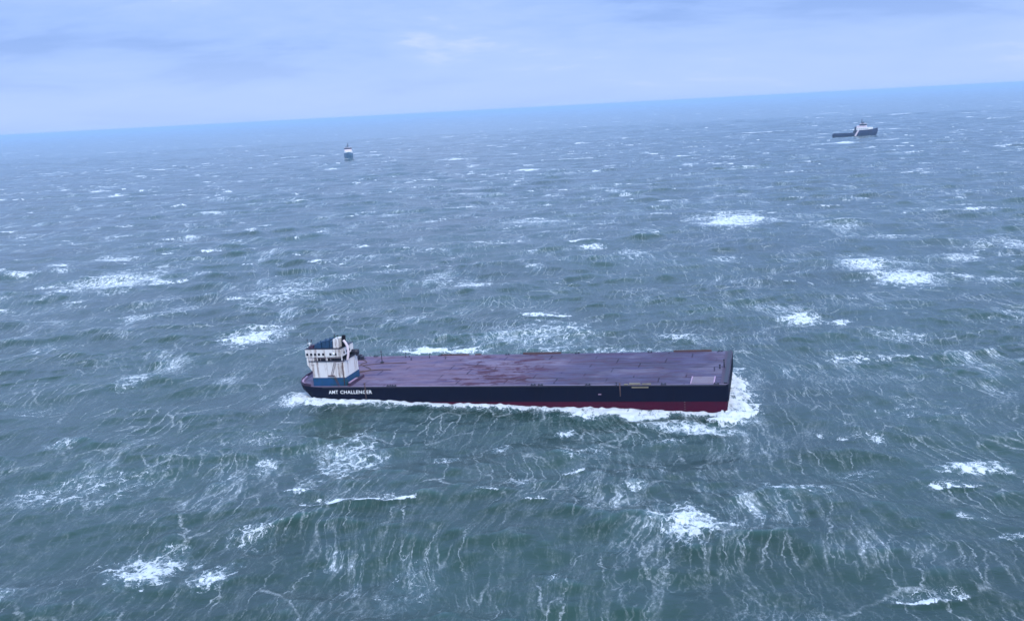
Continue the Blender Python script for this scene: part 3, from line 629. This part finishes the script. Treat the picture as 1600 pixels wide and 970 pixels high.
# loose hawsers on the deck
def curve(pts, n=8):
    o_ = []
    P_ = [Vector(p) for p in pts]; P_ = [P_[0]] + P_ + [P_[-1]]
    for a in range(1, len(P_) - 2):
        for k in range(n):
            t = k / n; p0, p1, p2, p3 = P_[a - 1:a + 3]
            o_.append(0.5 * ((2 * p1) + (p2 - p0) * t + (2 * p0 - 5 * p1 + 4 * p2 - p3) * t * t + (3 * p1 - p0 - 3 * p2 + p3) * t**3))
    o_.append(P_[-2]); return o_
for pts in ([(5, 31, .15), (8, 27.5, .15), (7, 25, .15), (10.5, 21.5, .15), (13.2, 18.6, .15), (11.5, 16.6, .15), (7.5, 15.5, .15)],
            [(8, 12.8, .15), (10, 13.5, .15), (12.4, 16.5, .15), (16, 18.2, .15), (20, 18.0, .15)],
            [(4, 23, .15), (8, 23.6, .15), (14, 25.6, .15), (22, 26.0, .15)]):
    mb = MB(); mb.tube(curve(pts), 0.12, 6); bb(mb, 'hawser', 'rustpipe')
# step beam beside the house
mb = MB(); mb.loft([[(14.1, .3, .03), (14.8, .5, .03), (14.6, 10.6, .03), (13.9, 10.4, .03)], [(14.1, .3, .85), (14.7, .5, .85), (14.5, 10.6, .85), (13.9, 10.4, .85)]]); bb(mb, 'wave_breaker', 'darkred')
mb = MB(); mb.box(13.75, 14.35, 1.0, 6.5, 0.86, 1.0); bb(mb, 'breaker_cap', 'pink')

# deckhouse
mb = MB(); mb.box(3.0, 13.2, 1.0, 10.2, 2.42, 7.35, 0, 0); house = bb(mb, 'deckhouse', 'white', bevel=0.12, label='white deckhouse with rust streaks')
mb = MB(); mb.box(2.92, 13.28, 0.92, 10.28, 0.03, 2.42); bb(mb, 'base_band', 'blue', label='blue band round the foot of the deckhouse')
mb = MB(); mb.box(2.3, 13.5, 0.55, 10.45, 7.36, 7.55); bb(mb, 'bridge_deck', 'dark', house)
mb = MB(); mb.box(4.0, 12.4, 1.3, 8.6, 7.55, 8.62); bb(mb, 'gallery_shade', 'blackpaint_shade', house)  # near-black block: shade of the open gallery put into its colour
for x in (4.9, 7.95, 12.6): bb(MB().box(x, x + .28, 0.75, 1.0, 7.55, 8.62), 'gallery_post', 'white', house)
mb = MB(); mb.box(1.7, 4.0, 0.8, 8.4, 6.4, 8.62); mb.add([(1.7, .8, 6.4), (3.0, .8, 6.4), (3.0, .8, 4.6), (1.7, 8.4, 6.4), (3.0, 8.4, 6.4), (3.0, 8.4, 4.6)], [(0, 2, 1), (3, 4, 5), (0, 3, 5, 2), (0, 1, 4, 3), (1, 2, 5, 4)]); bb(mb, 'bridge_wing', 'white')
mb = MB(); mb.box(1.6, 12.9, 0.5, 8.8, 8.63, 11.0); br_ = bb(mb, 'wheelhouse', 'white', bevel=0.10, label='white wheelhouse with a row of small dark windows')
for x in (2.25, 3.5, 4.75, 5.95, 7.3, 9.55, 11.1):
    mb = MB(); mb.box(x - .34, x + .34, 0.44, 0.52, 9.15, 9.85); bb(mb, 'window', 'glass', br_)
for y in (2.4, 4.2, 6.0):
    mb = MB(); mb.box(12.88, 12.96, y - .35, y + .35, 9.2, 9.9); bb(mb, 'window', 'glass', br_)
mb = MB(); mb.tube([(10.5, .40, 9.6), (10.5, .5, 9.6)], 0.42, 16); bb(mb, 'life_ring', 'clean_white', br_)
mb = MB(); mb.box(1.5, 13.0, 0.4, 8.9, 11.01, 11.14); bb(mb, 'wheelhouse_roof', 'dark', br_)
# blue screens and lockers on the roof
for k, (x0, x1, y0, y1, z1) in enumerate(((4.1, 5.4, 1.6, 4.4, 12.2), (5.2, 6.6, 1.0, 4, 12.75), (6.6, 8.0, 1.3, 5, 13.15), (8.0, 9.2, 1.0, 5.2, 13.45), (9.2, 10.2, 1.2, 5, 13.15))):
    mb = MB(); mb.box(x0, x1 - .03, y0, y1, 11.15, z1, .12, .2); mb.tube([((x0 + x1) / 2, (y0 + y1) / 2, z1 - .02), ((x0 + x1) / 2, (y0 + y1) / 2, z1 + .35)], .18, 8); bb(mb, 'roof_locker', 'roofblue', bevel=0.05)
mb = MB(); mb.box(2.6, 4.0, 1.2, 3.4, 11.15, 11.9, .1, .1); bb(mb, 'roof_box', 'darkred')
mb = MB(); mb.box(10.3, 12.1, 0.9, 4.4, 11.15, 13.8, .12, .2); fn = bb(mb, 'funnel_casing', 'white', bevel=0.15)
mb = MB(); mb.tube([(12.9, 3.0, 11.1), (12.9, 3.0, 13.2), (13.1, 3.0, 14.4)], 0.62, 12, .9); mb.tube([(12.4, 4.2, 11.1), (12.5, 4.2, 13.9)], .4, 10); bb(mb, 'exhaust_stack', 'blackpaint_shade')
mb = MB(); mb.tube(curve([(13.9, 2.0, 7.5), (14.3, 2.0, 9.0), (14.4, 2.0, 10.8), (14.0, 2.0, 12.2), (13.3, 2.0, 13.2)]), 0.36, 10); bb(mb, 'ventilation_trunk', 'buff', label='curved pinkish-white trunk at the wheelhouse end')
mb = MB(); mb.tube([(13.0, 7.6, 8.5), (14.9, 7.6, 8.5)], 0.75, 14); mb.box(13.2, 13.5, 7.0, 8.2, 7.5, 7.8); mb.box(14.3, 14.6, 7.0, 8.2, 7.3, 7.8); bb(mb, 'life_raft_canister', 'dark')
for x, hh in ((2.2, 13.4), (3.5, 13.3), (10.9, 14.7), (11.9, 14.5)):
    mb = MB(); mb.tube([(x, 1.6, 11.1 if x < 5 else 13.7), (x, 1.6, hh)], .07, 6); mb.tube([(x, 1.6, hh), (x, 1.6, hh + .4)], .2, 8, .6); bb(mb, 'antenna', 'dark')
mb = MB(); mb.tube([(2.9, 1.4, 11.1), (2.9, 1.4, 12.9)], .10, 6); mb.box(2.3, 3.5, 1.3, 1.5, 12.5, 12.65); bb(mb, 'radar_mast', 'clean_white')
# ladder down the front, with landing, and a standing pipe
mb = MB()
for dx in (0, .55): mb.tube([(10.4 + dx, .62, 7.4), (8.9 + dx, .62, 3.3)], .06, 5)
for k in range(12):
    t = k / 11; mb.tube([(10.4 - 1.5 * t, .62, 7.4 - 4.1 * t), (10.95 - 1.5 * t, .62, 7.4 - 4.1 * t)], .04, 4)
mb.box(8.0, 9.9, .35, .99, 3.05, 3.2)
for dx in (0, .5): mb.tube([(9.6 + dx, .62, 3.1), (10.8 + dx, .62, .1)], .06, 5)
for k in range(9):
    t = k / 8; mb.tube([(9.6 + 1.2 * t, .62, 3.1 - 3 * t), (10.1 + 1.2 * t, .62, 3.1 - 3 * t)], .04, 4)
bb(mb, 'ladder', 'rustpipe')
mb = MB(); mb.tube([(12.75, .8, .1), (12.75, .8, 7.3)], .13, 7); bb(mb, 'downpipe', 'rustpipe')
mb = MB(); mb.tube(curve([(10.0, .7, 7.3), (11.2, .45, 6.9), (12.6, .5, 7.1), (13.6, .8, 7.6)]), .05, 5)
for x in (3.0, 4.6, 6.2, 7.8, 9.4): mb.tube([(x, .62, 7.5), (x, .62, 8.4)], .03, 4)
mb.tube([(3.0, .62, 8.35), (12.6, .62, 8.35)], .03, 4); bb(mb, 'gallery_rail', 'buff', house)

# ------------------------------------------------------------------ distant vessels (x forward, y to port, z up from the waterline)
def hull_loft(Ls, half, sheer, z0=-2.5):
    # Ls: stations x; half: half-beams at deck; sheer: deck heights
    rings = []
    for x, b, z in zip(Ls, half, sheer):
        rings.append([(x, -b, z), (x, -b * .98, z * .5), (x - (0 if x < 20 else (x - 20) * .18), -b * .72, z0), (x - (0 if x < 20 else (x - 20) * .18), b * .72, z0), (x, b * .98, z * .5), (x, b, z)])
    mb = MB(); mb.loft(rings, True); return mb
def supply(name, loc, heading, label, hullmat, stripe=True, grp=None):
    root = empty(name, Matrix.Translation(loc) @ Matrix.Rotation(heading, 4, 'Z'))
    tag(root, label, 'ship')
    q = lambda mb, nm, mt, p=root, **k: mb.build(nm, M[mt], p, **k)
    q(hull_loft([-38, -36, -20, 0, 2.5], [7.6, 8.6, 9, 9, 9], [3.8, 3.8, 3.9, 4.0, 4.2]), 'aft_hull', hullmat)
    q(hull_loft([2.5, 14, 24, 31, 36, 38.5], [9, 9, 8.2, 6.0, 2.8, .3], [9.6, 9.8, 10.4, 11.2, 12.2, 12.7]), 'hull', hullmat)
    q(MB().box(-37, 2.4, -8.3, -8.0, 4.2, 4.9), 'cargo_rail', hullmat); q(MB().box(-37, 2.4, 8.0, 8.3, 4.2, 4.9), 'cargo_rail', hullmat)
    mb = MB(); mb.box(-36, 2.4, -7.9, 7.9, 4.21, 4.35); q(mb, 'work_deck', 'deckgreen')
    if stripe:
        for sy in (-1, 1):
            y0 = sy * 9.0; y1 = sy * 9.12
            a = [(-1.0, -1), (2.6, -1), (8.2, 9.6), (5.0, 9.6)]
            a = [(2.6 if x < 2.6 and z > 4.3 else x, z) for x, z in a]
            mb = MB(); mb.add([(x, y0, z) for x, z in a] + [(x, y1, z) for x, z in a], [(0, 1, 2, 3), (7, 6, 5, 4), (0, 4, 5, 1), (1, 5, 6, 2), (2, 6, 7, 3), (3, 7, 4, 0)]); q(mb, 'hull_stripe', 'buff')
    mb = MB(); mb.prism([(3, -8.4), (24, -7.9), (30, -5), (30, 5), (24, 7.9), (3, 8.4)], 9.7, 14.0); sup = q(mb, 'superstructure', 'clean_white', bevel=.2)
    mb = MB(); mb.box(3.0, 20, -7.2, 7.2, 14.01, 17.5, .3, .3); q(mb, 'bridge_tier', 'buff', bevel=.2)
    mb = MB(); mb.prism([(8, -7.4), (17, -7.4), (19.5, -4), (19.5, 4), (17, 7.4), (8, 7.4)], 17.52, 21.0); br = q(mb, 'bridge', 'buff', bevel=.1)
    mb = MB(); mb.prism([(7.9, -7.55), (17.1, -7.55), (19.7, -4.1), (19.7, 4.1), (17.1, 7.55), (7.9, 7.55)], 17.9, 20.6); q(mb, 'bridge_window_band', 'glass', br)
    for sy in (-1, 1):
        mb = MB(); mb.box(-.5, 2.6, sy * 6.6 - 1.1, sy * 6.6 + 1.1, 4.3, 15.5, .3, .2); q(mb, 'funnel', 'dark')
    for k in range(6): q(MB().box(4.5 + k * 3.2, 5.6 + k * 3.2, -8.42, -8.1, 11.4, 12.4), 'window', 'glass', sup)
    mb = MB(); mb.tube([(11.5, 0, 21), (11.5, 0, 29.5)], .9, 8, .5); mb.box(10.9, 12.1, -3.2, 3.2, 24.3, 24.9); mb.box(11, 12, -2, 2, 27, 27.4); mb.tube([(14.5, 0, 21), (14.5, 0, 25)], .5, 8); q(mb, 'mast', 'dark')
    mb = MB(); mb.tube([(13.2, -3.4, 21.0), (13.2, -3.4, 23.0)], 1.0, 12, .8); q(mb, 'satellite_dome', 'dark')
    mb = MB(); mb.box(-3, 2, -4.5, 4.5, 4.35, 7.5, .3, .3); mb.tube([(-.6, -4, 8.2), (-.6, 4, 8.2)], 1.5, 12); q(mb, 'towing_winch', 'dark')
    mb = MB(); mb.tube([(36, 0, 12.4), (36, 0, 15.5)], .15, 6); q(mb, 'jackstaff', 'dark')
    return root
s1_ = supply('supply_ship', (634, 1722, 0.3), math.radians(-24), 'navy supply ship with long low aft deck and slanted white hull stripe, seen side-on', 'navy')
s2_ = supply('offshore_vessel', (-309, 1905, 0.3), math.radians(-81), 'small distant ship seen end-on, white bridge above a blue bow', 'teal', stripe=False)
